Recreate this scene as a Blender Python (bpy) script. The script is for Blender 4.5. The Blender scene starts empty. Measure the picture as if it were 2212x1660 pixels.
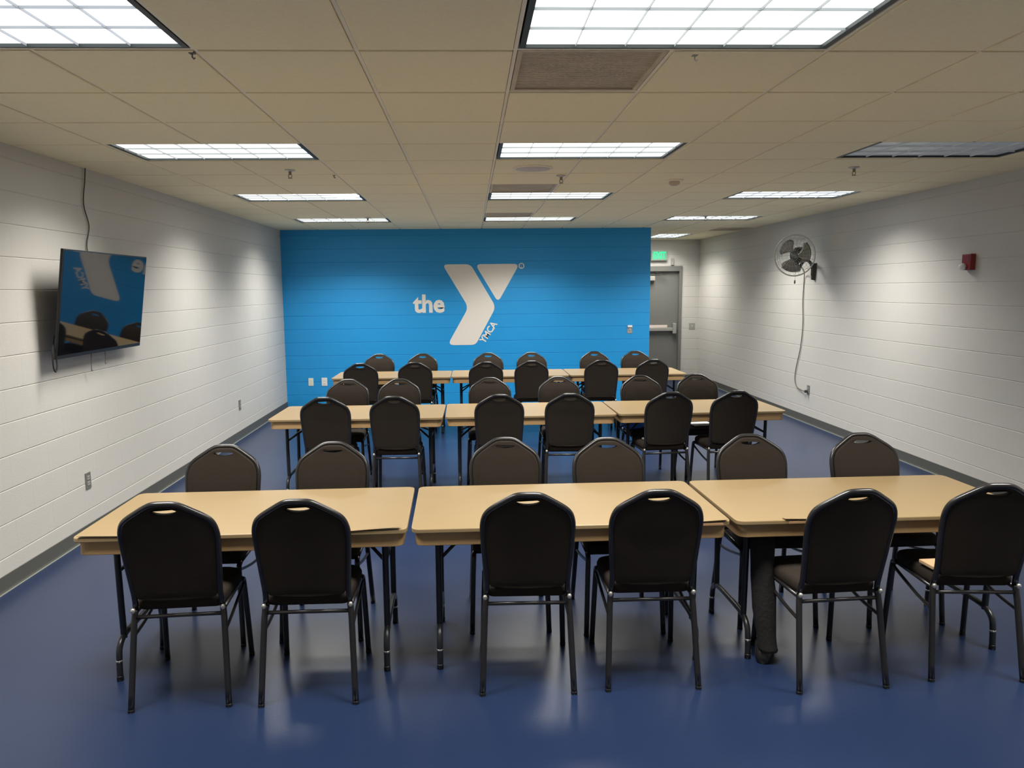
import bpy, bmesh, math, random
from math import sin, cos, pi, radians
from mathutils import Vector, Matrix
from mathutils.geometry import tessellate_polygon

random.seed(7)
scn = bpy.context.scene
COL = scn.collection

# ------------------------------------------------------------------ camera
F_PX, YAW, PITCH, ROLL, CX = 1610.3, .0336, .1261, .0095, -34.98
CAM_H = 1.775
cd = bpy.data.cameras.new('camera')
cam = bpy.data.objects.new('camera', cd)
COL.objects.link(cam)
cd.sensor_fit = 'HORIZONTAL'; cd.sensor_width = 36.0
cd.lens = F_PX / 2212 * 36.0
cd.shift_x = -CX / 2212
cd.clip_start = .05
fw = Vector((sin(YAW) * cos(PITCH), cos(YAW) * cos(PITCH), -sin(PITCH)))
r0 = Vector((cos(YAW), -sin(YAW), 0)); d0 = fw.cross(r0)
rt = cos(ROLL) * r0 + sin(ROLL) * d0
dn = -sin(ROLL) * r0 + cos(ROLL) * d0
cam.matrix_world = Matrix(((rt.x, -dn.x, -fw.x, 0), (rt.y, -dn.y, -fw.y, 0), (rt.z, -dn.z, -fw.z, CAM_H), (0, 0, 0, 1)))
scn.camera = cam

# ------------------------------------------------------------------ world, exposure
w = bpy.data.worlds.new('world'); scn.world = w
w.use_nodes = True
w.node_tree.nodes['Background'].inputs[0].default_value = (.6, .65, .7, 1)
w.node_tree.nodes['Background'].inputs[1].default_value = 0.0
vs = scn.view_settings
vs.view_transform = 'Standard'; vs.look = 'None'; vs.gamma = 1; vs.use_curve_mapping = False
EXPOSURE = 0.42
vs.exposure = EXPOSURE
scn.cycles.max_bounces = 14; scn.cycles.diffuse_bounces = 12     # light keeps bouncing in the closed room
LAMP_W = 37.0          # watts per ceiling troffer
LAMP_SPREAD = 131      # degrees, cut-off of the parabolic louvres
PANEL_E = 1.9          # radiance of the visible louvre face

# ------------------------------------------------------------------ dimensions
XL, XR = -2.81, 4.39           # side walls
Y0, YW, YB = -4.6, 11.39, 14.25   # wall behind the camera, blue wall, wall with the exit door
XBE = 2.755                    # right end of the blue wall
H = 2.69                       # ceiling
T = .6096; GX, GY = .189, 3.0  # ceiling grid module and origin
COURSE, BLK = .2, .4064

# ------------------------------------------------------------------ materials
def lin(r, g, b):
    f = lambda c: (c / 255) / 12.92 if c / 255 <= .04045 else ((c / 255 + .055) / 1.055) ** 2.4
    return (f(r), f(g), f(b), 1)

def mat(name, col, rough=.6, metal=0, noise=0, nscale=20, bump=0, bscale=80, coat=0, emit=None, estr=0, spec=.5, sheen=0):
    m = bpy.data.materials.new(name); m.use_nodes = True
    nt = m.node_tree; b = nt.nodes['Principled BSDF']
    b.inputs['Base Color'].default_value = col
    b.inputs['Roughness'].default_value = rough
    b.inputs['Metallic'].default_value = metal
    b.inputs['Specular IOR Level'].default_value = spec
    b.inputs['Coat Weight'].default_value = coat
    b.inputs['Coat Roughness'].default_value = .15
    b.inputs['Sheen Weight'].default_value = sheen
    if emit:
        b.inputs['Emission Color'].default_value = emit
        b.inputs['Emission Strength'].default_value = estr
    tc = None
    if noise or bump:
        tc = nt.nodes.new('ShaderNodeTexCoord')
    if noise:
        n = nt.nodes.new('ShaderNodeTexNoise'); n.inputs['Scale'].default_value = nscale; n.inputs['Detail'].default_value = 5
        nt.links.new(tc.outputs['Object'], n.inputs['Vector'])
        rmp = nt.nodes.new('ShaderNodeMix'); rmp.data_type = 'RGBA'
        lo = tuple(max(0, c * (1 - noise)) for c in col[:3]) + (1,)
        hi = tuple(min(1, c * (1 + noise)) for c in col[:3]) + (1,)
        rmp.inputs['A'].default_value = lo; rmp.inputs['B'].default_value = hi
        nt.links.new(n.outputs['Fac'], rmp.inputs['Factor'])
        nt.links.new(rmp.outputs['Result'], b.inputs['Base Color'])
    if bump:
        n2 = nt.nodes.new('ShaderNodeTexNoise'); n2.inputs['Scale'].default_value = bscale; n2.inputs['Detail'].default_value = 3
        nt.links.new(tc.outputs['Object'], n2.inputs['Vector'])
        bp = nt.nodes.new('ShaderNodeBump'); bp.inputs['Strength'].default_value = bump; bp.inputs['Distance'].default_value = .01
        nt.links.new(n2.outputs['Fac'], bp.inputs['Height'])
        nt.links.new(bp.outputs['Normal'], b.inputs['Normal'])
    return m

M = {}
M['wall'] = mat('painted_block', (.575, .556, .512, 1), .55, noise=.03, nscale=3, bump=.12, bscale=120)
M['blue'] = mat('blue_painted_block', (.010, .285, .66, 1), .5, noise=.03, nscale=3, bump=.12, bscale=120)
M['tile'] = mat('ceiling_tile', (.97, .86, .585, 1), .9, noise=.06, nscale=60, bump=.15, bscale=200)
M['grid'] = mat('ceiling_grid', (.93, .86, .68, 1), .5)
M['void'] = mat('ceiling_void', (.22, .16, .10, 1), .9)
M['grille'] = mat('return_grille', (.60, .505, .36, 1), .6, noise=.25, nscale=6)
M['floor'] = mat('blue_floor', (.0135, .0255, .068, 1), .28, noise=.22, nscale=220, bump=.03, bscale=60, spec=.5)
M['base'] = mat('cove_base', (.088, .088, .077, 1), .5)
M['toe'] = mat('cove_toe', (.26, .29, .24, 1), .5)
M['laminate'] = mat('table_laminate', (.292, .207, .104, 1), .36, noise=.05, nscale=4)
M['apron'] = mat('table_apron', (.40, .25, .112, 1), .5, noise=.08, nscale=12)
M['core'] = mat('chipped_core', (.35, .2, .1, 1), .8)
M['steel'] = mat('dark_table_steel', (.022, .024, .026, 1), .3, metal=.2)
M['chrome'] = mat('bright_metal', (.75, .75, .73, 1), .2, metal=1)
M['fabric'] = mat('brown_black_fabric', (.030, .0235, .018, 1), .9, noise=.2, nscale=300, bump=.3, bscale=500, spec=.15)
M['frame'] = mat('black_chair_enamel', (.016, .015, .015, 1), .27, spec=.6)
M['black'] = mat('black_plastic', (.012, .012, .013, 1), .35)
M['screen'] = mat('tv_glass', (.004, .004, .005, 1), .03, spec=.75)
M['white'] = mat('white_plastic', (.75, .74, .70, 1), .4)
M['ivory'] = mat('ivory_plastic', (.72, .74, .62, 1), .4)
M['grey'] = mat('grey_plastic', (.16, .16, .14, 1), .45)
M['lgrey'] = mat('light_grey_plastic', (.33, .32, .29, 1), .45)
M['logo'] = mat('white_wall_paint', (.74, .70, .64, 1), .5)
M['door'] = mat('grey_door_paint', (.165, .165, .15, 1), .4, noise=.03, nscale=5)
M['alu'] = mat('satin_aluminium', (.55, .54, .5, 1), .35, metal=.8)
M['label'] = mat('pink_label', (.70, .58, .54, 1), .5)
M['red'] = mat('red_enamel', (.23, .02, .018, 1), .35)
M['lens'] = mat('strobe_lens', (.85, .87, .85, 1), .1)
M['green'] = mat('exit_green', (.02, .45, .2, 1), .4, emit=(.02, .62, .25, 1), estr=.7)
M['exitface'] = mat('exit_face', (.14, .30, .20, 1), .4, emit=(.10, .5, .25, 1), estr=.18)
M['blade'] = mat('fan_blade_metal', (.24, .235, .21, 1), .35, metal=.5)
M['motor'] = mat('fan_motor_dark', (.05, .05, .042, 1), .4)
M['guard'] = mat('fan_guard_wire', (.55, .54, .5, 1), .35, metal=.4)
M['cord'] = mat('grey_cord', (.13, .115, .105, 1), .6)
M['fixture'] = mat('troffer_dark_edge', (.035, .045, .04, 1), .5)
M['louvre'] = mat('louvre_grey', (.42, .44, .44, 1), .5)
M['panel'] = mat('lit_panel', (.8, .82, .82, 1), .5, emit=(.93, .97, .97, 1), estr=PANEL_E)
M['panel_cool'] = mat('lit_panel_cool', (.8, .82, .86, 1), .5, emit=(.88, .92, 1, 1), estr=PANEL_E)
M['panel_off'] = mat('unlit_panel', (.74, .86, .92, 1), .35, noise=.1, nscale=9)
M['louvre_off'] = mat('louvre_unlit', (.86, .90, .92, 1), .35)
M['lamp'] = mat('bare_lamp', (1, 1, 1, 1), .5, emit=(1, 1, 1, 1), estr=3)
M['brass'] = mat('dull_brass', (.30, .22, .13, 1), .5)
M['speaker'] = mat('speaker_grille', (.66, .60, .55, 1), .7)
M['paper'] = mat('white_paper', (.8, .8, .8, 1), .7)
M['tan'] = mat('tan_card', (.55, .36, .2, 1), .7)
M['bluebag'] = mat('blue_cloth', (.03, .2, .8, 1), .7)
M['trouser'] = mat('dark_trouser', (.011, .0095, .009, 1), .9, bump=.3, bscale=60)
M['shoe'] = mat('dark_shoe', (.014, .013, .013, 1), .4)

# ------------------------------------------------------------------ mesh helpers
def link(name, me, m=None, parent=None, loc=None, rot=None):
    o = bpy.data.objects.new(name, me); COL.objects.link(o)
    if m is not None and me is not None and not me.materials: me.materials.append(M[m])
    if parent: o.parent = parent
    if loc: o.location = loc
    if rot: o.rotation_euler = rot
    return o

def done(bm, name, smooth=False):
    bmesh.ops.recalc_face_normals(bm, faces=bm.faces[:])
    me = bpy.data.meshes.new(name); bm.to_mesh(me); bm.free()
    if smooth:
        for p in me.polygons: p.use_smooth = True
    return me

def add_box(bm, c, s, rotz=0, bevel=0, seg=2):
    mt = Matrix.Translation(c) @ Matrix.Rotation(rotz, 4, 'Z') @ Matrix.Diagonal((s[0], s[1], s[2], 1))
    r = bmesh.ops.create_cube(bm, size=1, matrix=mt)
    if bevel:
        es = list({e for v in r['verts'] for e in v.link_edges})
        bmesh.ops.bevel(bm, geom=es, offset=bevel, segments=seg, profile=.5, affect='EDGES')

def box_me(name, c, s, bevel=0, seg=2):
    bm = bmesh.new(); add_box(bm, c, s, 0, bevel, seg); return done(bm, name)

def smooth_path(pts, n=6, closed=False):
    P = [Vector(p) for p in pts]; out = []
    N = len(P); rng = N if closed else N - 1
    for i in range(rng):
        p1, p2 = P[i], P[(i + 1) % N]
        p0 = P[i - 1] if (closed or i > 0) else p1
        p3 = P[(i + 2) % N] if (closed or i + 2 < N) else p2
        for k in range(n):
            t = k / n
            out.append(.5 * ((2 * p1) + (p2 - p0) * t + (2 * p0 - 5 * p1 + 4 * p2 - p3) * t * t + (-p0 + 3 * p1 - 3 * p2 + p3) * t ** 3))
    if not closed: out.append(P[-1])
    return out

def add_tube(bm, pts, r, sides=8, closed=False):
    P = [Vector(p) for p in pts]; n = len(P); rings = []
    up = None
    for i, p in enumerate(P):
        a = P[i - 1] if (i > 0 or closed) else p
        b = P[(i + 1) % n] if (i < n - 1 or closed) else p
        t = (b - a).normalized()
        if up is None:
            up = Vector((0, 0, 1)) if abs(t.z) < .9 else Vector((1, 0, 0))
        u = (up - t * up.dot(t)).normalized(); up = u; v = t.cross(u)
        rr = r[i] if isinstance(r, (list, tuple)) else r
        rings.append([bm.verts.new(p + (u * cos(2 * pi * k / sides) + v * sin(2 * pi * k / sides)) * rr) for k in range(sides)])
    m = n if closed else n - 1
    for i in range(m):
        A, B = rings[i], rings[(i + 1) % n]
        for k in range(sides):
            bm.faces.new((A[k], A[(k + 1) % sides], B[(k + 1) % sides], B[k]))
    if not closed:
        bm.faces.new(rings[0][::-1]); bm.faces.new(rings[-1])

def tube_me(name, paths, r, sides=8, smooth=True, closed=False):
    bm = bmesh.new()
    for p in paths: add_tube(bm, p, r, sides, closed)
    return done(bm, name, smooth)

def add_loft(bm, rings):
    V = [[bm.verts.new(p) for p in r] for r in rings]
    n = len(V[0])
    for A, B in zip(V, V[1:]):
        for k in range(n): bm.faces.new((A[k], A[(k + 1) % n], B[(k + 1) % n], B[k]))
    bm.faces.new(V[0][::-1]); bm.faces.new(V[-1])

def add_lathe(bm, prof, seg=20, mtx=Matrix()):
    rings = []
    for r, z in prof:
        rings.append([bm.verts.new(mtx @ Vector((r * cos(2 * pi * k / seg), r * sin(2 * pi * k / seg), z))) for k in range(seg)])
    for A, B in zip(rings, rings[1:]):
        for k in range(seg): bm.faces.new((A[k], A[(k + 1) % seg], B[(k + 1) % seg], B[k]))
    bm.faces.new(rings[0][::-1]); bm.faces.new(rings[-1])

def lathe_me(name, prof, seg=20, mtx=Matrix(), smooth=True):
    bm = bmesh.new(); add_lathe(bm, prof, seg, mtx); return done(bm, name, smooth)

def round_poly(pts, r, seg=6):
    out = []; n = len(pts)
    rr = r if isinstance(r, (list, tuple)) else [r] * n
    for i in range(n):
        p = Vector(pts[i]); a = Vector(pts[i - 1]) - p; b = Vector(pts[(i + 1) % n]) - p
        d = rr[i]
        if d <= 0: out.append(p); continue
        ang = a.angle(b); c = d / math.tan(ang / 2)
        c = min(c, a.length * .49, b.length * .49)
        p1 = p + a.normalized() * c; p2 = p + b.normalized() * c
        for k in range(seg + 1):
            t = k / seg
            out.append((1 - t) ** 2 * p1 + 2 * t * (1 - t) * p + t * t * p2)
    return out

def prism_me(name, loops, depth, place, bevel=0, smooth=False):
    """loops: list of 2D loops (first outer, others holes); place(u,v,w) -> 3D; w from 0 to depth"""
    bm = bmesh.new()
    flat = [Vector((p[0], p[1], 0)) for l in loops for p in l]
    tris = tessellate_polygon([[Vector((p[0], p[1], 0)) for p in l] for l in loops])
    A = [bm.verts.new((p.x, p.y, 0)) for p in flat]
    B = [bm.verts.new((p.x, p.y, depth)) for p in flat]
    for t in tris:
        try: bm.faces.new([A[i] for i in t]); bm.faces.new([B[i] for i in reversed(t)])
        except ValueError: pass
    o = 0; rim = []
    for l in loops:
        n = len(l)
        for k in range(n):
            i, j = o + k, o + (k + 1) % n
            bm.faces.new((A[i], A[j], B[j], B[i]))
            rim.append((A[i], A[j])); rim.append((B[i], B[j]))
        o += n
    if bevel:
        bmesh.ops.recalc_face_normals(bm, faces=bm.faces[:])
        es = [bm.edges.get(e) for e in rim]
        bmesh.ops.bevel(bm, geom=[e for e in es if e], offset=bevel, segments=2, profile=.6, affect='EDGES')
    for v in bm.verts: v.co = place(*v.co)
    return done(bm, name, smooth)

def text_me(name, body, size, extrude=.0006, offset=0, align='CENTER'):
    cu = bpy.data.curves.new(name, 'FONT'); cu.body = body; cu.size = size
    cu.extrude = extrude; cu.offset = offset; cu.align_x = align; cu.align_y = 'CENTER'; cu.resolution_u = 3
    o = bpy.data.objects.new(name, cu); COL.objects.link(o)
    dg = bpy.context.evaluated_depsgraph_get()
    me = bpy.data.meshes.new_from_object(o.evaluated_get(dg))
    bpy.data.objects.remove(o); bpy.data.curves.remove(cu)
    me.materials.clear()
    return me

# ------------------------------------------------------------------ tagging
def tag(o, label, cat, group=None):
    o['label'] = label; o['category'] = cat
    if group: o['group'] = group
    return o

def thing(name, label, cat, loc=(0, 0, 0), rotz=0, group=None):
    o = bpy.data.objects.new(name, None); COL.objects.link(o)
    o.location = loc; o.rotation_euler = (0, 0, rotz); o.empty_display_size = .1
    return tag(o, label, cat, group)

def struct(name, me, m, label=None, cat=None):
    o = link(name, me, m); o['kind'] = 'structure'
    if label: o['label'] = label
    if cat: o['category'] = cat
    return o

def dup(root, loc, rotz, label):
    r = root.copy(); COL.objects.link(r); r.location = loc; r.rotation_euler = (0, 0, rotz); r['label'] = label
    for ch in list(root.children):
        c = ch.copy(); COL.objects.link(c); c.parent = r
        for g in ch.children:
            d = g.copy(); COL.objects.link(d); d.parent = c
    return r

ORD = ['first', 'second', 'third', 'fourth', 'fifth', 'sixth']

# ================================================================== ROOM SHELL
struct('floor', box_me('floor', ((XL + XR) / 2, (Y0 + YB) / 2, -.05), (XR - XL + .6, YB - Y0 + .6, .1)), 'floor', 'glossy blue painted floor of the room', 'floor')

def block_mesh(name, length, h, gapv=.0002, gaph=.0045):
    """block lying along local +x, face at local y=0 looking -y, body behind"""
    bm = bmesh.new(); d = .03
    add_box(bm, (length / 2, d / 2, h / 2), (length - gapv, d, h - gaph))
    es = [e for e in bm.edges if all(v.co.y < 1e-4 for v in e.verts) and abs(e.verts[0].co.z - e.verts[1].co.z) < 1e-5]
    bmesh.ops.bevel(bm, geom=es, offset=.0022, segments=1, affect='EDGES')
    return done(bm, name)

BLOCK_CACHE = {}
def get_block(length, h, matname):
    k = (round(length, 3), round(h, 3), matname)
    if k not in BLOCK_CACHE:
        me = block_mesh('block', length, h); me.materials.append(M[matname]); BLOCK_CACHE[k] = me
    return BLOCK_CACHE[k]

def block_wall(name, matname, origin, rotz, length, holes=(), singles=None, label=None):
    """wall of running-bond blocks along local +x from origin, room side is local -y.
       singles(x0,x1,z0): True if that block is an object of its own, else it joins one stuff mesh"""
    bm = bmesh.new()
    # mortar backing, with the holes left out
    xs = sorted({0, length} | {h[0] for h in holes} | {h[1] for h in holes})
    for a, b in zip(xs, xs[1:]):
        z0 = 0
        for h in holes:
            if h[0] <= a and b <= h[1]: z0 = h[2]
        add_box(bm, ((a + b) / 2, .0035 + .06, (z0 + H) / 2), (b - a, .12, H - z0))
    wall = struct(name, done(bm, name), matname, label, 'wall')
    wall.location = (origin[0], origin[1], 0); wall.rotation_euler = (0, 0, rotz)
    rest = bmesh.new(); nrest = 0
    nc = int(math.ceil(H / COURSE))
    for c in range(nc):
        z0 = c * COURSE; h = min(COURSE, H - z0)
        if h < .02: continue
        x = -BLK / 2 if c % 2 else 0.0
        while x < length - 1e-6:
            spans = [(max(x, 0), min(x + BLK, length))]
            for (ha, hb, hz) in holes:
                if z0 < hz - .03:
                    ns = []
                    for a, b in spans:
                        if b <= ha or a >= hb: ns.append((a, b))
                        else:
                            if a < ha: ns.append((a, ha))
                            if b > hb: ns.append((hb, b))
                    spans = ns
            for a, b in spans:
                if b - a < .03: continue
                if singles is None or singles(a, b, z0):
                    link('block', get_block(b - a, h, matname), None, wall, (a, 0, z0))
                else:
                    t = bmesh.new(); t.from_mesh(get_block(b - a, h, matname))
                    bmesh.ops.translate(t, verts=t.verts[:], vec=(a, 0, z0))
                    tm = bpy.data.meshes.new('t'); t.to_mesh(tm); t.free(); rest.from_mesh(tm); bpy.data.meshes.remove(tm); nrest += 1
            x += BLK
    if nrest:
        o = link('block_field', done(rest, 'block_field'), matname, wall); o['kind'] = 'stuff'
    else: rest.free()
    return wall

# left wall: local +x runs along world +y, room side (local -y) must be world +x -> rotz = +90 deg : local x->+y, local y->-x
block_wall('wall_left', 'wall', (XL, Y0), pi / 2, YW - Y0, singles=lambda a, b, z: a + Y0 > 3.4, label='pale grey painted block wall with the television')
# right wall: room side -x ; local x -> -y, local y -> +x : rotz=-90, starting at far end
block_wall('wall_right', 'wall', (XR, YB), -pi / 2, YB - Y0, singles=lambda a, b, z: (YB - b) > 5.35, label='pale grey painted block wall with the fan')
# blue wall: room side -y, local x -> +x
block_wall('wall_far', 'blue', (XL, YW), 0, XBE - XL, label='bright blue painted block wall with white logo')
bm = bmesh.new(); add_box(bm, (XBE - .008, YW + .004 + .1, H / 2), (.016, .2, H)); add_box(bm, ((XL + XBE) / 2, YW + .19, H / 2), (XBE - XL, .06, H))
link('end_face', done(bm, 'end_face'), 'blue', bpy.data.objects['wall_far'])
bpy.data.objects['end_face'].location = (-XL, -YW, 0)
# wall with the exit door
DX0, DX1, DZ = 3.03, 4.05, 2.19     # frame opening
BX0 = 1.9
block_wall('wall_exit', 'wall', (BX0, YB), 0, XR - BX0, holes=((DX0 - BX0, DX1 - BX0, DZ),), label='pale grey block wall around the exit door')
struct('wall_passage', box_me('wall_passage', (BX0 - .06, (YW + .22 + YB) / 2, H / 2), (.12, YB - YW - .22, H)), 'wall', 'pale wall hidden behind the blue wall', 'wall')
struct('wall_rear', box_me('wall_rear', ((XL + XR) / 2, Y0 - .06, H / 2), (XR - XL + .24, .12, H)), 'wall', 'pale wall behind the camera', 'wall')

# cove baseboards
def cove(name, pts2d, side, label):
    (x0, y0), (x1, y1) = pts2d
    L = math.hypot(x1 - x0, y1 - y0); a = math.atan2(y1 - y0, x1 - x0)
    prof = [(0, 0), (.011, 0), (.009, .003), (.006, .009), (.0045, .016), (.004, .1), (0, .102)]
    rings = [[Vector((0, -side * p, z)) for p, z in prof], [Vector((L, -side * p, z)) for p, z in prof]]
    bm = bmesh.new(); add_loft(bm, rings)
    o = struct(name, done(bm, name), 'base', label, 'baseboard'); o.location = (x0, y0, 0); o.rotation_euler = (0, 0, a)
    bm = bmesh.new(); add_box(bm, (L / 2, -side * .0135, .0015), (L, .007, .003))
    link('toe_edge', done(bm, 'toe'), 'toe', o)
    return o
cove('baseboard_left', ((XL, Y0), (XL, YW)), 1, 'dark grey cove base along the television wall')
cove('baseboard_right', ((XR, YB), (XR, Y0)), 1, 'dark grey cove base along the fan wall')
cove('baseboard_exit', ((DX1 + .02, YB), (XR, YB)), 1, 'short grey cove base right of the exit door')

# ------------------------------------------------------------------ ceiling
LIGHTS = [(i, j) for j in (-9, -5, -1, 3, 7, 11) for i in (-4, 0, 4)] + [(5, 16)]  # unseen lit rear row is assumed, added for ambient bounce on the ceiling
TURNED = {(5, 16)}            # long side along the passage
OFF = {(4, 3), (-4, -5), (0, -5), (4, -5)}
GRILLES = {(0, 0), (0, 6), (0, 10), (6, 14)}
lit = {((i, j + k) if (i, j) in TURNED else (i + k, j)) for (i, j) in LIGHTS for k in (0, 1)}
ceil = struct('ceiling', box_me('ceiling', ((XL + XR) / 2, (Y0 + YB) / 2, H + .16), (XR - XL + .3, YB - Y0 + .3, .05)), 'void', 'suspended ceiling of tan square tiles', 'ceiling')
TILE_DROP = .006
TC = {}
def tile_mesh(a, b, c, d, m):
    k = (round(b - a, 3), round(d - c, 3), m)
    if k not in TC:
        bm = bmesh.new(); add_box(bm, ((b - a) / 2, (d - c) / 2, .008 - TILE_DROP), (b - a, d - c, .016))
        es = [e for e in bm.edges if all(v.co.z < -.005 for v in e.verts)]
        bmesh.ops.bevel(bm, geom=es, offset=.002, segments=1, affect='EDGES')
        me = done(bm, 'tile'); me.materials.append(M[m]); TC[k] = me
    return TC[k]
rest = bmesh.new()
GAP = .0105
i0, i1 = math.floor((XL - GX) / T), math.ceil((XR - GX) / T)
j0, j1 = math.floor((Y0 - GY) / T), math.ceil((YB - GY) / T)
for i in range(i0, i1):
    for j in range(j0, j1):
        if (i, j) in lit: continue
        a, b = max(GX + i * T + GAP, XL), min(GX + (i + 1) * T - GAP, XR)
        c, d = max(GY + j * T + GAP, Y0), min(GY + (j + 1) * T - GAP, YB)
        if b - a < .02 or d - c < .02: continue
        if c > YW + .2 and b < BX0: continue
        if (i, j) in GRILLES: continue
        me = tile_mesh(a, b, c, d, 'tile')
        if j >= -2:
            link('ceiling_tile', me, None, ceil, (a, c, H))
        else:
            t = bmesh.new(); t.from_mesh(me); bmesh.ops.translate(t, verts=t.verts[:], vec=(a, c, H))
            tm = bpy.data.meshes.new('t'); t.to_mesh(tm); t.free(); rest.from_mesh(tm); bpy.data.meshes.remove(tm)
if len(rest.faces): link('tile_field', done(rest, 'tile_field'), 'tile', ceil)['kind'] = 'stuff'
for i in range(i0 + 1, i1):
    x = GX + i * T
    cuts = sorted(GY + j * T for (li, j) in LIGHTS if li + 1 == i and (li, j) not in TURNED)
    a = Y0
    for cy in cuts + [None]:
        b = cy if cy is not None else YB
        if b - a > .05: link('grid_runner', box_me('grid_runner', (x, (a + b) / 2, H + .012), (.0150, b - a, .024)), 'grid', ceil)
        if cy is not None: a = cy + T
for j in range(j0 + 1, j1):
    y = GY + j * T
    xa = XL if y < YW else BX0
    a = xa
    for cx_ in sorted(GX + li * T for (li, lj) in TURNED if lj + 1 == j) + [None]:
        b = cx_ if cx_ is not None else XR
        if b - a > .05: link('grid_tee', box_me('grid_tee', ((a + b) / 2, y, H + .0125), (b - a, .0150, .024)), 'grid', ceil)
        if cx_ is not None: a = cx_ + T
link('wall_angle', box_me('wall_angle', (XL + .011, (Y0 + YW) / 2, H + .004), (.022, YW - Y0, .008)), 'grid', ceil)
link('wall_angle', box_me('wall_angle', (XR - .011, (Y0 + YB) / 2, H + .004), (.022, YB - Y0, .008)), 'grid', ceil)
link('wall_angle', box_me('wall_angle', ((XL + XBE) / 2, YW - .011, H + .004), (XBE - XL, .022, .008)), 'grid', ceil)
# return-air grilles lying in the grid
for n, (i, j) in enumerate(sorted(GRILLES, key=lambda p: p[1])):
    x, y = GX + (i + .5) * T, GY + (j + .5) * T
    g = thing('return_grille', ['dusty brown return air grille beside the large near ceiling light',
                                'brown return air grille before the third central ceiling light',
                                'brown return air grille before the farthest central ceiling light',
                                'dark return air grille near the right wall by the passage'][n], 'air grille', (x, y, H), 0, 'ceiling return grilles')
    bm = bmesh.new(); s = T - .022
    for a in (-1, 1):
        add_box(bm, (a * (s / 2 - .01), 0, .006), (.02, s, .012)); add_box(bm, (0, a * (s / 2 - .01), .006), (s - .04, .02, .012))
    if i == 6: g.scale = (.86, 1, 1); g.location.x = (GX + 6 * T + XR) / 2 - .002
    link('rim', done(bm, 'rim'), 'grille', g)
    bm = bmesh.new()
    for k in range(30):
        add_box(bm, (0, -s / 2 + .03 + k * (s - .06) / 29, .009), (s - .04, .012, .002))
    add_box(bm, (0, 0, .02), (s - .02, s - .02, .004))
    link('louvre_field', done(bm, 'louvre_field'), 'grille', g)['kind'] = 'stuff'

# ------------------------------------------------------------------ ceiling lights
LW, LD = 2 * T - .03, T - .03
def troffer_frame():
    bm = bmesh.new(); t = .022
    for a in (-1, 1):
        add_box(bm, (a * (LW / 2 - t / 2), 0, .03), (t, LD, .06)); add_box(bm, (0, a * (LD / 2 - t / 6), .03), (LW - 2 * t, t / 3, .06))
    add_box(bm, (0, 0, .065), (LW, LD, .01))
    me = done(bm, 'frame'); me.materials.append(M['fixture']); return me
FR = troffer_frame()
pw, pd = LW - .046, LD - .016
PAN = {}
for k in ('panel', 'panel_cool', 'panel_off'):
    me = box_me('panel', (0, 0, .016), (pw, pd, .006)); me.materials.append(M[k]); PAN[k] = me
def blade_me(along_x, m):
    bm = bmesh.new()
    # parabolic blade: wedge, wide at the top
    L = pw if along_x else pd
    prof = [(-.0008, .003), (.0008, .003), (.0011, .008), (.0016, .0135), (-.0016, .0135), (-.0011, .008)]
    if along_x: rings = [[Vector((s * L / 2, p, z)) for p, z in prof] for s in (-1, 1)]
    else: rings = [[Vector((p, s * L / 2, z)) for p, z in prof] for s in (-1, 1)]
    add_loft(bm, rings); me = done(bm, 'louvre_blade'); me.materials.append(M[m]); return me
BL = {(ax, m): blade_me(ax, m) for ax in (True, False) for m in ('louvre', 'louvre_off')}
COLN = {-4: 'left', 0: 'central', 4: 'right', 5: 'right'}
ROWN = {-1: 'at the top edge, nearest the camera', 3: 'second from the camera', 7: 'third from the camera', 11: 'fourth, close to the blue wall', 16: 'beyond the blue wall above the passage', -5: 'behind the camera', -9: 'unseen rear row added for ambient light'}
for (i, j) in LIGHTS:
    turned = (i, j) in TURNED
    x, y = (GX + (i + .5) * T, GY + (j + 1) * T) if turned else (GX + (i + 1) * T, GY + (j + .5) * T)
    off = (i, j) in OFF
    lab = f"{'unlit grey' if off else 'lit white'} ceiling troffer in the {COLN[i]} column, {ROWN[j]}"
    t = thing('ceiling_light', lab, 'ceiling light', (x, y, H), pi / 2 if turned else 0, 'recessed ceiling troffers')
    link('frame', FR, None, t)
    pk = 'panel_off' if off else ('panel_cool' if (i, j) in ((-4, -1), (4, 7)) else 'panel')
    link('lamp_panel', PAN[pk], None, t)
    lm = 'louvre_off' if off else 'louvre'
    for k in (-1, 1): link('louvre_blade', BL[(True, lm)], None, t, (0, k * pd / 6, 0))
    for k in range(1, 6): link('louvre_blade', BL[(False, lm)], None, t, (-pw / 2 + k * pw / 6, 0, 0))
    if (i, j) == (-4, 7):
        me = lathe_me('bare_lamp', [(.001, -.022), (.05, -.020), (.085, -.012), (.10, 0), (.085, .012), (.05, .02), (.001, .022)], 24)
        b = link('bare_lamp', me, 'lamp', t, (LW / 2 - .135, -.17, -.004)); b.scale = (1.3, 1.1, .8)
        b['label'] = 'glaring white lamp end'
    if not off:
        ld = bpy.data.lights.new('troffer_light', 'AREA'); ld.shape = 'RECTANGLE'; ld.size = pw - .04; ld.size_y = pd - .04
        ld.energy = LAMP_W * (.72 if turned else 1); ld.spread = radians(LAMP_SPREAD); ld.color = (1, .965, .90) if j != 7 else (1, .97, .92)
        lo = bpy.data.objects.new('troffer_light', ld); COL.objects.link(lo); lo.parent = t; lo.location = (0, 0, -.004)

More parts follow.
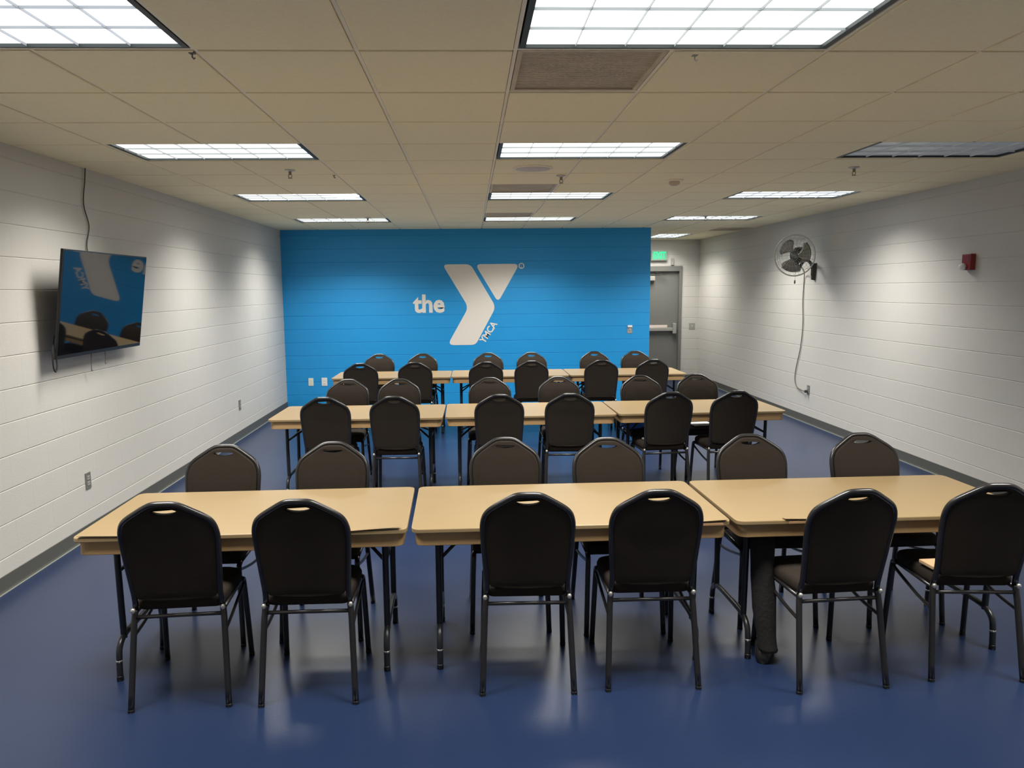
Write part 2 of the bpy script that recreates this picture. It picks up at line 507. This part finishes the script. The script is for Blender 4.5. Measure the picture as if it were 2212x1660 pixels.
# ------------------------------------------------------------------ ceiling fittings
def sprinkler(x, y, label):
    t = thing('sprinkler', label, 'sprinkler', (x, y, H), 0, 'ceiling sprinklers')
    link('escutcheon', lathe_me('e', [(.04, -.006), (.04, -.011), (.018, -.018), (.016, -.02)], 16), 'alu', t)
    bm = bmesh.new(); add_lathe(bm, [(.011, -.018), (.011, -.04), (.006, -.044)], 10)
    for s in (-1, 1): add_tube(bm, [(s * .009, 0, -.04), (s * .014, 0, -.052), (s * .004, 0, -.066)], .003, 6)
    link('nozzle', done(bm, 'nozzle'), 'brass', t)
    link('deflector', lathe_me('d', [(.004, -.064), (.017, -.066), (.017, -.069), (.004, -.069)], 12), 'brass', t)
sprinkler(-1.34, 5.82, 'small sprinkler behind the second left ceiling light')
sprinkler(.75, 6.15, 'small sprinkler behind the second central ceiling light')
sprinkler(2.97, 5.80, 'small sprinkler behind the unlit ceiling light')
sprinkler(-1.26, 9.55, 'small sprinkler before the farthest left ceiling light')
sprinkler(3.02, 9.60, 'small sprinkler before the farthest right ceiling light')
t = thing('smoke_detector', 'round tan smoke detector on the ceiling right of centre', 'smoke detector', (1.75, 6.44, H))
link('base', lathe_me('b', [(.075, -.006), (.075, -.016), (.06, -.02)], 24), 'grid', t)
link('chamber', lathe_me('c', [(.045, -.018), (.045, -.04), (.03, -.052), (.001, -.054)], 20), 'grille', t)
t = thing('ceiling_speaker', 'round pale ceiling speaker behind the second central light', 'speaker', (.49, 5.78, H))
link('rim', lathe_me('r', [(.15, -.006), (.15, -.013), (.135, -.017), (.13, -.012)], 32), 'grid', t)
link('mesh_grille', lathe_me('g', [(.131, -.009), (.131, -.013), (.001, -.016)], 32), 'speaker', t)
for x, y, lab in ((-1.05, 3.03, 'tiny dark clip at the corner of the near left ceiling light'), (-1.06, 6.10, 'tiny dark clip on the grid near the second left light'), (.90, 3.05, 'tiny pale clip under the near central ceiling light')):
    bm = bmesh.new(); add_box(bm, (0, 0, -.004), (.022, .022, .008), 0, .001); add_tube(bm, [(0, 0, -.006), (0, 0, -.02), (.006, 0, -.027), (.011, 0, -.022)], .003, 6)
    o = link('ceiling_clip', done(bm, 'clip'), 'lgrey' if x > 0 else 'motor', None, (x, y, H)); tag(o, lab, 'clip', 'ceiling clips')

# ================================================================== TABLES
TL, TD, TH = 1.455, .735, .718
def make_table(label):
    t = thing('folding_table', label, 'table', group='tan folding tables in three rows')
    rect = [(-TL / 2, -TD / 2), (TL / 2, -TD / 2), (TL / 2, TD / 2), (-TL / 2, TD / 2)]
    link('tabletop', prism_me('tabletop', [round_poly(rect, .045)], .02, lambda u, v, w: (u, v, TH - .02 + w), .004), 'laminate', t)
    a, b = TL / 2 - .016, TD / 2 - .016
    r2 = [(-a, -b), (a, -b), (a, b), (-a, b)]; r3 = [(-a + .02, -b + .02), (a - .02, -b + .02), (a - .02, b - .02), (-a + .02, b - .02)]
    link('apron', prism_me('apron', [round_poly(r2, .05), round_poly(r3, .035)], .062, lambda u, v, w: (u, v, TH - .0825 + w), .003), 'apron', t)
    for s in (-1, 1):
        xs = s * (TL / 2 - .115)
        # lower bow with two feet
        path = smooth_path([(xs, -.255, .014), (xs, -.25, .10), (xs, -.235, .155), (xs, -.17, .19), (xs, 0, .195), (xs, .17, .19), (xs, .235, .155), (xs, .25, .10), (xs, .255, .014)], 4)
        link('foot_bow', tube_me('foot_bow', [path], .0145), 'steel', t)
        for v in (-1, 1):
            link('leg', tube_me('leg', [smooth_path([(xs, v * .185, .175), (xs, v * .19, .30), (xs, v * .20, TH - .03)], 3)], .0152), 'steel', t)
            link('foot_cap', lathe_me('foot_cap', [(.0155, 0), (.0155, .02), (.0145, .024)], 10, Matrix.Translation((xs, v * .255, 0))), 'black', t)
            link('glint_ring', lathe_me('glint_ring', [(.0150, 0), (.0150, .009)], 10, Matrix.Translation((xs, v * .2505, .088))), 'alu', t)  # pale ring stands in for the highlight on the bent steel tube
        link('cross_bar', tube_me('cross_bar', [[(xs, -.19, .50), (xs, .19, .50)]], .009), 'steel', t)
        link('cross_bar', tube_me('cross_bar', [[(xs, -.25, TH - .045), (xs, .25, TH - .045)]], .011), 'steel', t)
        # folding brace: V from the cross bar to the underside
        link('brace', tube_me('brace', [[(xs, -.17, .50), (xs - s * .10, -.06, .565), (xs - s * .30, -.012, TH - .03)]], .0085), 'steel', t)
        link('brace', tube_me('brace', [[(xs, .17, .50), (xs - s * .10, .06, .565), (xs - s * .30, .012, TH - .03)]], .0085), 'steel', t)
        link('brace_pin', tube_me('brace_pin', [[(xs - s * .30, -.2, TH - .03), (xs - s * .30, .2, TH - .03)]], .009), 'steel', t)
    return t
TABLES = [(-1.03, 3.572, 1.3, 'left', 'front'), (.445, 3.60, 1.0, 'middle', 'front'), (1.922, 3.625, 1.2, 'right', 'front'),
          (-.965, 6.525, -.5, 'left', 'second'), (.505, 6.545, .5, 'middle', 'second'), (1.975, 6.58, 1.2, 'right', 'second'),
          (-.975, 9.44, 0, 'left', 'farthest'), (.488, 9.46, 0, 'middle', 'farthest'), (1.955, 9.47, .3, 'right', 'farthest')]
proto = None; tabs = []
for x, y, a, pos, row in TABLES:
    lab = f'tan folding table, {pos} one of the three in the {row} row'
    if proto is None:
        proto = make_table(lab); proto.location = (x, y, 0); proto.rotation_euler = (0, 0, radians(a)); tabs.append(proto)
    else: tabs.append(dup(proto, (x, y, 0), radians(a), lab))
# lifted laminate slivers and chips on the front tables
def sliver(t, x0, x1, lift, m='laminate'):
    y = -TD / 2
    rings = []
    for x, l in ((x0, lift), ((x0 + x1) / 2, lift * .5), (x1, 0)):
        z = TH + .0012 + l
        rings.append([Vector((x, y - .004, z)), Vector((x, y + .03, z - l * .8)), Vector((x, y + .03, z - l * .8 + .0012)), Vector((x, y - .004, z + .0012))])
    bm = bmesh.new(); add_loft(bm, rings); o = link('loose_laminate', done(bm, 'sl'), m, t); return o
sliver(tabs[0], -TL / 2 + .03, -TL / 2 + .42, .010)
sliver(tabs[0], TL / 2 - .03, TL / 2 - .26, .012)
sliver(tabs[1], TL / 2 - .02, TL / 2 - .20, .008)
sliver(tabs[2], -TL / 2 + .22, -TL / 2 + .42, .006)
for t, x in ((tabs[1], TL / 2 - .1), (tabs[2], -TL / 2 + .30)):
    link('chipped_edge', box_me('chip', (x, -TD / 2 + .002, TH - .012), (.12, .008, .012), .002), 'core', t)

# ================================================================== CHAIRS
def back_outline():
    half = [(.0, .9215), (.040, .920), (.070, .909), (.112, .883), (.154, .855), (.178, .830), (.191, .795), (.194, .75), (.189, .66), (.182, .56), (.178, .50)]
    right = smooth_path([(p[0], p[1], 0) for p in half], 3)
    return [(p.x, p.y) for p in right]
def lean(u, z):       # y of the back plane at height z
    return -.160 - .095 * ((z - .44) / .48) - .02 * max(0, (z - .70) / .22) ** 2 + .012 * (1 - (u / .19) ** 2) * -1
def make_chair(label, group):
    t = thing('banquet_chair', label, 'chair', group=group)
    # --- backrest with handle hole
    R = back_outline()
    outer = [(x, z) for x, z in R] + [(.165, .478), (.10, .470), (0, .468), (-.10, .470), (-.165, .478)] + [(-x, z) for x, z in reversed(R[1:])]
    sh = []
    for x, z in outer:     # inset under the tube
        sh.append((x * .965, .468 + (z - .468) * .985))
    hole = []
    for k in range(16):
        a = 2 * pi * k / 16
        hx = .052 * cos(a); hz = .013 * sin(a) * (abs(sin(a)) ** .3)
        hole.append((hx, .886 + hz))
    th = .034
    link('backrest', prism_me('backrest', [sh, hole], th, lambda u, v, w: (u, lean(u, v) + w - .010, v), .006, True), 'fabric', t)
    # front pad, padded and slightly domed
    bm = bmesh.new(); rings = []
    pad = [(x * .86, .49 + (z - .468) * .83) for x, z in outer]
    cz = .65
    for s, dep in ((1, .0), (.97, .004), (.9, .008), (.75, .012), (.5, .014), (.25, .015)):
        rings.append([Vector((x * s, lean(x * s, cz + (z - cz) * s) + th - .012 + dep, cz + (z - cz) * s)) for x, z in pad])
    add_loft(bm, rings); link('back_pad', done(bm, 'back_pad', True), 'fabric', t)
    # --- back frame tube
    fr = [(x, lean(x, z), z) for x, z in R]
    left = [(-x, y, z) for x, y, z in reversed(fr[1:])]
    path = [(-.181, -.156, .425), (-.179, -.163, .465)] + left + fr + [(.179, -.163, .465), (.181, -.156, .425)]
    link('back_frame', tube_me('back_frame', [path], .0125), 'frame', t)
    # --- seat cushion
    bm = bmesh.new(); rings = []
    so = round_poly([(-.180, -.150), (.180, -.150), (.197, .20), (-.197, .20)], [.03, .03, .07, .07], 5)
    for s, z in ((.93, .415), (.985, .422), (1.0, .436), (1.0, .452), (.97, .466), (.88, .475), (.6, .480), (.25, .481)):
        rings.append([Vector((p.x * s, .025 + (p.y - .025) * s, z)) for p in so])
    add_loft(bm, rings); link('seat', done(bm, 'seat', True), 'fabric', t)
    # --- frame under the seat
    rails = [[(s * .183, -.156, .413), (s * .186, .18, .413)] for s in (-1, 1)] + [[(-.186, .15, .410), (.186, .15, .410)]]
    link('seat_frame', tube_me('seat_frame', rails, .0095), 'frame', t)
    link('stretcher', tube_me('stretcher', [[(-.184, -.166, .395), (.184, -.166, .395)]], .009), 'frame', t)
    for s in (-1, 1):
        fl = link('leg', tube_me('leg', [smooth_path([(s * .186, .165, .413), (s * .187, .188, .407), (s * .188, .199, .385), (s * .193, .212, .25), (s * .200, .232, .012)], 4)], .0135), 'frame', t)
        link('glide', lathe_me('glide', [(.0142, 0), (.0142, .012), (.0138, .014)], 10, Matrix.Translation((s * .2003, .2325, 0))), 'black', fl)
        rl = link('leg', tube_me('leg', [smooth_path([(s * .182, -.158, .425), (s * .186, -.166, .385), (s * .189, -.176, .33), (s * .202, -.230, .012)], 4)], .0138), 'frame', t)
        link('glide', lathe_me('glide', [(.0142, 0), (.0142, .012), (.0138, .014)], 10, Matrix.Translation((s * .2023, -.2305, 0))), 'black', rl)
        link('brace', tube_me('brace', [smooth_path([(s * .188, .190, .385), (s * .186, .11, .362), (s * .186, -.04, .330), (s * .189, -.178, .315)], 4)], .0078), 'frame', t)
        bp = lathe_me('bumper', [(.001, -.012), (.008, -.009), (.011, 0), (.008, .009), (.001, .012)], 10, Matrix.Translation((s * .186, -.176, .428)))
        link('bumper', bp, 'alu', t)
    return t
# (x, y of the middle of the rear feet, turn in degrees); near chairs face the blue wall, far chairs face the camera
N1 = [(-1.265, 3.045, 4), (-.720, 3.05, .5), (.235, 3.085, -1), (.793, 3.095, 0), (1.625, 3.045, 4), (2.262, 3.09, -4)]
F1 = [(-1.375, 4.075, 1), (-.78, 4.105, 0), (.19, 4.15, 0), (.77, 4.10, 1), (1.60, 4.13, -1), (2.25, 4.115, 2)]
N2 = [(-1.185, 6.02, 0), (-.625, 6.02, -1), (.23, 6.04, 1), (.81, 6.04, -2), (1.635, 6.04, 4), (2.185, 6.05, 3)]
F2 = [(-1.18, 7.12, 0), (-.685, 7.10, 2), (.18, 7.11, -2), (.85, 7.12, 0), (1.65, 7.12, 3), (2.215, 7.17, -3)]
N3 = [(-1.30, 8.80, 3), (-.663, 8.86, -2), (.18, 8.80, 1), (.727, 8.86, 0), (1.568, 8.86, -2), (2.185, 8.86, 3)]
F3 = [(-1.222, 9.97, 1), (-.645, 9.96, -2), (.235, 9.96, 0), (.82, 9.96, 2), (1.675, 9.98, 0), (2.235, 9.98, -2)]
cproto = None
for rows, row in (((N1, F1), 'front'), ((N2, F2), 'second'), ((N3, F3), 'farthest')):
    for lst, side in zip(rows, ('near', 'far')):
        for k, (x, y, a) in enumerate(lst):
            rz = radians(a) + (pi if side == 'far' else 0)
            # origin is the footprint centre: .23 in front of the rear feet
            px, py = x - sin(rz) * .23, y + cos(rz) * .23
            lab = f'black banquet chair, {side} side of the {row} table row, {ORD[k]} from left'
            if cproto is None:
                cproto = make_chair(lab, 'banquet chairs around the tables'); cproto.location = (px, py, 0); cproto.rotation_euler = (0, 0, rz)
            else: dup(cproto, (px, py, 0), rz, lab)

# ================================================================== BLUE WALL: LOGO, SOCKETS, SWITCH
def crop2wall(cx, cz):     # drawing units of the emblem -> metres on the wall
    return (-.366 + (cx - 685) * .00103, 2.158 - (cz - 215) * .001005)
lg = thing('wall_logo', 'white painted letter emblem with small words on the blue wall', 'logo', (0, YW, 0))
wallp = lambda d: (lambda u, v, w: (u, -w - d, v))
A = [crop2wall(*p) for p in ((647, 215), (1057, 215), (1423, 858), (1119, 1428), (701, 1428), (1019, 859))]
link('bent_stroke', prism_me('bent_stroke', [round_poly(A, [.045, .13, .16, .11, .06, .16], 8)], .0022, wallp(.0), 0), 'logo', lg)
B = [crop2wall(*p) for p in ((1126, 215), (1777, 215), (1456, 787))]
link('triangle', prism_me('triangle', [round_poly(B, .052, 8)], .0022, wallp(.0), 0), 'logo', lg)
def wtext(name, body, size, cx, cz, off, ang=0, sx=1):
    me = text_me(name, body, size, .0008, off)
    x, z = crop2wall(cx, cz)
    o = link(name, me, 'logo', lg, (x, -.0018, z)); o.rotation_euler = (pi / 2, -ang, 0); o.scale = (sx, 1, 1)
    return o
wtext('word_the', 'the', .37, 441, 812, .0115, 0, .96)
wtext('word_ymca', 'YMCA', .14, 1312, 1240, .0038, radians(56), .92)
wtext('registered_mark', '®', .112, 1805, 253, .004)

def plate(name, label, loc, rotz, m, kind, sz=(.075, .12), group=None):
    """wall plate, faces local -y"""
    t = thing(name, label, 'switch' if kind == 'switch' else 'outlet', loc, rotz, group)
    link('cover_plate', box_me('cover', (0, -.003, 0), (sz[0], .006, sz[1]), .002), m, t)
    if kind == 'outlet':
        for s in (-1, 1):
            link('socket', box_me('socket', (0, -.007, s * .021), (.034, .004, .03), .0015), 'lgrey' if m == 'grey' else 'white', t)
            bm = bmesh.new()
            for q in (-1, 1): add_box(bm, (q * .007, -.0092, s * .021 + .003), (.0025, .001, .009))
            link('slot', done(bm, 'slot'), 'black', t)
    elif kind == 'switch':
        link('toggle', box_me('toggle', (0, -.010, .004), (.011, .014, .022), .002), 'white', t)
    return t
plate('wall_outlet', 'ivory wall outlet on the blue wall, nearer the left corner', (-2.44, YW, .40), 0, 'ivory', 'outlet')
plate('wall_outlet', 'white wall outlet on the blue wall beside the first table', (-2.235, YW, .40), 0, 'white', 'outlet', (.085, .125))
t = plate('light_switch', 'white light switch at the right end of the blue wall', (2.45, YW, 1.15), 0, 'lgrey', 'switch', (.075, .125))
link('top_cap', box_me('cap', (0, -.012, .045), (.07, .02, .03), .003), 'white', t)
plate('wall_outlet', 'grey wall outlet on the left wall below the television', (XL, 5.42, .417), pi / 2, 'grey', 'outlet')
plate('wall_outlet', 'grey wall outlet on the left wall near the blue corner', (XL, 9.05, .414), pi / 2, 'grey', 'outlet')
plate('wall_outlet', 'grey wall outlet on the right wall with the fan plugged in', (XR, 9.47, .44), -pi / 2, 'grey', 'outlet')
plate('light_switch', 'grey double switch plate right of the exit door', (4.27, YB, 1.04), 0, 'lgrey', 'switch', (.115, .12))

# ================================================================== EXIT DOOR
dr = struct('door_1', box_me('door_1', ((DX0 + DX1) / 2, YB + .06, 1.065), (DX1 - DX0 - .10, .045, 2.11), .002), 'door', 'grey metal exit door with panic bar', 'door')
bm = bmesh.new(); ft = .055
for x in (DX0 + ft / 2 - .005, DX1 - ft / 2 + .005): add_box(bm, (x, YB + .04, DZ / 2), (ft, .13, DZ), 0, .003)
add_box(bm, ((DX0 + DX1) / 2, YB + .04, DZ - .05), (DX1 - DX0 - 2 * ft + .02, .13, .10), 0, .003)
link('door_frame', done(bm, 'door_frame'), 'door', dr)
bm = bmesh.new(); yb = YB + .035
add_box(bm, (3.50, yb - .04, .985), (.80, .05, .065), 0, .006)
pb = link('panic_bar', done(bm, 'panic_bar'), 'alu', dr)
link('bar_end', box_me('bar_end', (3.92, yb - .045, 1.00), (.07, .07, .20), .008), 'alu', pb)
link('bar_label', box_me('bar_label', (3.50, yb - .03, 1.045), (.58, .02, .045), .002), 'label', pb)
cl = link('door_closer', box_me('door_closer', (3.38, yb - .05, 1.955), (.30, .075, .085), .01), 'lgrey', dr)
cl['label'] = 'pale grey closer box'
bm = bmesh.new(); add_tube(bm, [(3.40, yb - .05, 2.005), (3.75, yb - .09, 2.03), (3.55, yb - .05, 2.075)], .008, 6)
link('closer_arm', done(bm, 'arm'), 'motor', cl)
o = link('door_bell_box', box_me('door_bell_box', (0, 0, 0), (.05, .04, .13), .004), 'lgrey', None, (3.86, YB - .02, 2.27)); tag(o, 'small grey box on the wall above the exit door', 'box')
ex = thing('exit_sign', 'green lit exit sign above the grey door', 'exit sign', (3.60, YB, 2.385))
link('housing', box_me('housing', (0, -.03, 0), (.31, .06, .19), .006), 'lgrey', ex)
link('face', box_me('face', (0, -.062, 0), (.285, .004, .165), .001), 'exitface', ex)
me = text_me('letters', 'EXIT', .165, .001, .006); o = link('letters', me, 'green', ex, (0, -.0655, 0)); o.rotation_euler = (pi / 2, 0, 0); o.scale = (.70, 1, 1)

# ================================================================== TELEVISION
tv = thing('television', 'black flat television tilted out from the left wall', 'television', (-2.655, 5.585, 1.703))
TW, TVH = 1.275, .725
# local frame: u along +y (width), v up, face toward +x ; tilt about y axis so that the top leans into the room
tilt = Matrix.Rotation(radians(.5), 4, 'Z') @ Matrix.Rotation(radians(8.2), 4, 'Y')
def tvbox(name, c, s, m, bev=.003, parent=tv):
    me = box_me(name, c, s, bev); me.transform(tilt); return link(name, me, m, parent)
cab = tvbox('cabinet', (-.0135, 0, 0), (.018, TW, TVH), 'black', .004)
tvbox('screen', (-.0045, 0, .008), (.003, TW - .022, TVH - .036), 'screen', .0008)
tvbox('rear_housing', (-.045, 0, -.06), (.05, TW * .55, TVH * .55), 'black', .01)
bm = bmesh.new()
for s in (-1, 1):
    add_box(bm, (-.075, s * .16, 0), (.018, .03, .44))
mm = done(bm, 'b'); mm.transform(tilt); br = link('mount_bracket', mm, 'motor', tv)
link('wall_plate', box_me('wall_plate', (-.146, 0, 0), (.015, .5, .22), .002), 'motor', tv)
link('mount_arm', tube_me('mount_arm', [[(-.14, s * .16, .06), (-.07, s * .16, .06)] for s in (-1, 1)] + [[(-.14, s * .16, -.08), (-.09, s * .16, -.08)] for s in (-1, 1)], .012), 'motor', tv)
link('pull_cord', tube_me('pull_cord', [smooth_path([(-.09, -.10 + q, -.30), (-.095, -.10 + q, -.42), (-.10, -.095 + q, -.455 - .03 * s), (-.098, -.075 + q, -.45 - .03 * s)], 3) for q, s in ((0, 1), (.21, 0))], .003, 6), 'cord', tv)
link('side_cable', tube_me('side_cable', [smooth_path([(-.07, -.60, -.20), (-.06, -.655, -.30), (-.055, -.668, -.40), (-.05, -.655, -.435), (-.05, -.635, -.40), (-.055, -.625, -.33)], 4)], .005, 6), 'black', tv)
o = link('hanging_cable', tube_me('hanging_cable', [smooth_path([(XL + .012, 5.71, H + .01), (XL + .012, 5.69, 2.60), (XL + .012, 5.645, 2.42), (XL + .012, 5.70, 2.27), (XL + .012, 5.65, 2.14), (XL + .03, 5.62, 2.06), (XL + .07, 5.60, 1.95)], 5)], .0045, 6), 'motor')
tag(o, 'thin dark cable running from the ceiling down to the television', 'cable')

# ================================================================== WALL FAN
fc = Vector((3.985, 9.13, 2.155))
ax = Vector((-.70, -.71, -.06)).normalized()          # blowing direction
fan = thing('wall_fan', 'round wire guard fan on a bracket on the right wall', 'fan', fc)
zq = ax; xq = Vector((0, 0, 1)).cross(zq).normalized(); yq = zq.cross(xq)
FM = Matrix((xq, yq, zq)).transposed().to_4x4()
FRD = .248
bm = bmesh.new()
add_tube(bm, [(FRD * cos(a), FRD * sin(a), 0) for a in [2 * pi * k / 40 for k in range(40)]], .0085, 8, True)
for zz, rr in ((.045, .20), (.062, .13), (.068, .07), (-.05, .21), (-.07, .14)):
    add_tube(bm, [(rr * cos(a), rr * sin(a), zz) for a in [2 * pi * k / 32 for k in range(32)]], .0014, 4, True)
for k in range(24):
    a = 2 * pi * k / 24
    add_tube(bm, [Vector((r * cos(a), r * sin(a), z)) for r, z in ((.245, 0), (.20, .045), (.13, .062), (.045, .07))], .0013, 4)
    add_tube(bm, [Vector((r * cos(a), r * sin(a), z)) for r, z in ((.245, 0), (.21, -.05), (.14, -.07), (.07, -.075))], .0013, 4)
me = done(bm, 'guard', True); me.transform(FM); link('guard', me, 'guard', fan)
me = lathe_me('hub', [(.001, .05), (.03, .048), (.036, .03), (.036, -.03), (.02, -.035)], 20, FM); link('hub', me, 'blade', fan)
for k in range(3):
    a0 = radians(119 + 120 * k)
    bm = bmesh.new(); rings = []
    outline = []
    n = 7
    top, bot = [], []
    for q in range(n):
        s = q / (n - 1); r = .03 + s * .175
        hw = .18 + .55 * math.sin(min(1, s * 1.15) * pi / 2)      # half angle grows outwards
        sw = .30 * s
        if q == n - 1: hw *= .75
        aa, ab = a0 - hw + sw, a0 + hw + sw
        row = []
        for m_ in range(5):
            u = m_ / 4; an = aa + (ab - aa) * u
            row.append(Vector((r * cos(an), r * sin(an), .022 - .05 * u * (.4 + .6 * s))))
        top.append([bm.verts.new(p) for p in row]); bot.append([bm.verts.new(p - Vector((0, 0, .0025))) for p in row])
    for q in range(n - 1):
        for m_ in range(4):
            bm.faces.new((top[q][m_], top[q][m_ + 1], top[q + 1][m_ + 1], top[q + 1][m_]))
            bm.faces.new((bot[q][m_], bot[q + 1][m_], bot[q + 1][m_ + 1], bot[q][m_ + 1]))
    for q in range(n - 1):
        for m_ in (0, 4): bm.faces.new((top[q][m_], top[q + 1][m_], bot[q + 1][m_], bot[q][m_]))
    for q in (0, n - 1):
        for m_ in range(4): bm.faces.new((top[q][m_], top[q][m_ + 1], bot[q][m_ + 1], bot[q][m_]))
    me = done(bm, 'blade', True); me.transform(FM); link('blade', me, 'blade', fan)
me = lathe_me('motor', [(.03, -.06), (.085, -.075), (.098, -.10), (.098, -.20), (.08, -.235), (.03, -.245)], 24, FM); link('motor', me, 'motor', fan)
wp = Vector((XR, 9.43, 1.99)) - fc
mp = FM @ Vector((0, -.02, -.15)); mp = Vector((mp.x, mp.y, mp.z))
arm = smooth_path([mp + Vector((-.02, 0, -.07)), mp + Vector((.0, .0, -.14)), wp + Vector((-.17, -.06, .115)), wp + Vector((-.085, -.02, .095)), wp + Vector((-.04, 0, .03)), wp + Vector((-.035, 0, -.07))], 5)
link('bracket_arm', tube_me('bracket_arm', [arm], .02), 'motor', fan)
bm = bmesh.new(); add_loft(bm, [[wp + Vector((0, -.045 * k, .08 * q)) for k, q in ((-1, 1), (1, 1), (.35, -1.7), (-.35, -1.7))], [wp + Vector((-.045, -.035 * k, .075 * q)) for k, q in ((-1, 1), (1, 1), (.3, -1.7), (-.3, -1.7))]])
link('wall_bracket', done(bm, 'wall_bracket'), 'motor', fan)
me = tube_me('pull_chain', [[(.0, .0, -.15), (-.005, 0, -.30)]], .0016, 5); pc = link('pull_chain', me, 'cord', fan, (.03, .02, 0))
link('pull_knob', lathe_me('pull_knob', [(.004, -.345), (.009, -.335), (.008, -.305), (.003, -.298)], 10, Matrix.Translation((-.005, 0, 0))), 'motor', pc)
cp = [(4.16, 9.32, 2.02), (4.30, 9.55, 1.97), (4.375, 9.70, 1.90), (4.378, 9.72, 1.59), (4.378, 9.69, 1.29), (4.378, 9.73, .98), (4.378, 9.83, .72), (4.378, 9.865, .55), (4.376, 9.80, .445), (4.370, 9.62, .415), (4.352, 9.50, .42), (4.362, 9.475, .42)]
me = tube_me('power_cord', [smooth_path([Vector(p) - fc for p in cp], 5)], .0062, 6); link('power_cord', me, 'cord', fan)
link('plug', box_me('plug', Vector((4.36, 9.475, .42)) - fc, (.035, .03, .035), .004), 'motor', fan)

# ================================================================== FIRE STROBE
fs = thing('fire_strobe', 'red fire alarm strobe on the right wall', 'fire alarm', (XR, 6.455, 1.975), -pi / 2)
link('body', box_me('body', (0, -.025, 0), (.115, .05, .14), .005), 'red', fs)
ln = bmesh.new(); add_lathe(ln, [(.032, 0), (.032, .02), (.022, .04), (.002, .046)], 16, Matrix.Translation((-.02, -.05, -.04)) @ Matrix.Rotation(pi / 2, 4, 'X'))
link('strobe_lens', done(ln, 'lens', True), 'lens', fs)
link('sounder_grille', box_me('sg', (0, -.051, .032), (.08, .003, .05), .001), 'red', fs)

# ================================================================== SMALL THINGS
bm = bmesh.new(); add_box(bm, (0, 0, .012), (.21, .15, .004), 0, .001); add_box(bm, (.01, 0, .005), (.20, .14, .010), 0, .002)
o = link('paper_stack', done(bm, 'paper'), 'paper', None, (2.17, 6.90, .4835), (0, 0, .15)); tag(o, 'small white paper pile on the sixth far chair of the second row', 'papers')
bm = bmesh.new(); rings = []
for z, s in ((0, .9), (.02, 1.05), (.06, 1.0), (.095, .75), (.11, .4)):
    rings.append([Vector((.10 * s * cos(a) * (1 + .1 * sin(3 * a)), .07 * s * sin(a), z)) for a in [2 * pi * k / 16 for k in range(16)]])
add_loft(bm, rings)
o = link('cloth_bundle', done(bm, 'bundle', True), 'bluebag', None, (1.505, 6.80, .4835)); tag(o, 'bright blue cloth bundle on the fifth far chair of the second row', 'cloth')
o = link('folded_card', box_me('card', (0, 0, .006), (.16, .10, .012), .002), 'lgrey', None, (1.555, 6.24, .4835), (0, 0, .2)); tag(o, 'pale grey folded card on the fifth near chair of the second row', 'card')
o = link('tan_envelope', box_me('env', (0, 0, .008), (.22, .10, .016), .003), 'tan', None, (2.20, 3.25, .487), (0, 0, .05)); tag(o, 'tan envelope on the seat of the rightmost front chair', 'envelope')
# trousered lower leg with its shoe, under the right front table
pr = thing('person', 'lower leg in dark trousers and dark shoe, beneath the right front table', 'person', (1.385, 3.34, 0))
bm = bmesh.new(); rings = []
for z, cx_, cy_, rx, ry in ((.060, .012, -.012, .048, .056), (.075, .010, -.012, .045, .052), (.11, .008, -.008, .043, .049), (.17, .005, 0, .047, .052), (.25, .0, .010, .054, .058), (.33, -.004, .018, .056, .060), (.40, -.008, .024, .053, .057), (.47, -.010, .030, .053, .056), (.54, -.012, .034, .056, .058), (.60, -.012, .038, .054, .056), (.622, -.012, .040, .03, .032)):
    rings.append([Vector((cx_ + rx * cos(a) * (1 + .04 * sin(5 * a + z * 30)), cy_ + ry * sin(a), z)) for a in [2 * pi * k / 20 for k in range(20)]])
add_loft(bm, rings); link('trouser_leg', done(bm, 'trouser_leg', True), 'trouser', pr)
bm = bmesh.new(); rings = []
for y, wx, hz in ((-.052, .018, .035), (-.045, .031, .058), (-.015, .038, .078), (.03, .041, .088), (.08, .046, .062), (.14, .049, .05), (.19, .040, .043), (.215, .018, .03)):
    rings.append([Vector((wx * cos(a) * (1 if sin(a) > -.5 else .95), y, .001 + hz / 2 + hz / 2 * max(-1, min(1, 1.25 * sin(a))))) for a in [2 * pi * k / 16 for k in range(16)]])
add_loft(bm, rings); me = done(bm, 'shoe', True); me.transform(Matrix.Rotation(radians(-25), 4, 'Z')); link('shoe', me, 'shoe', pr)
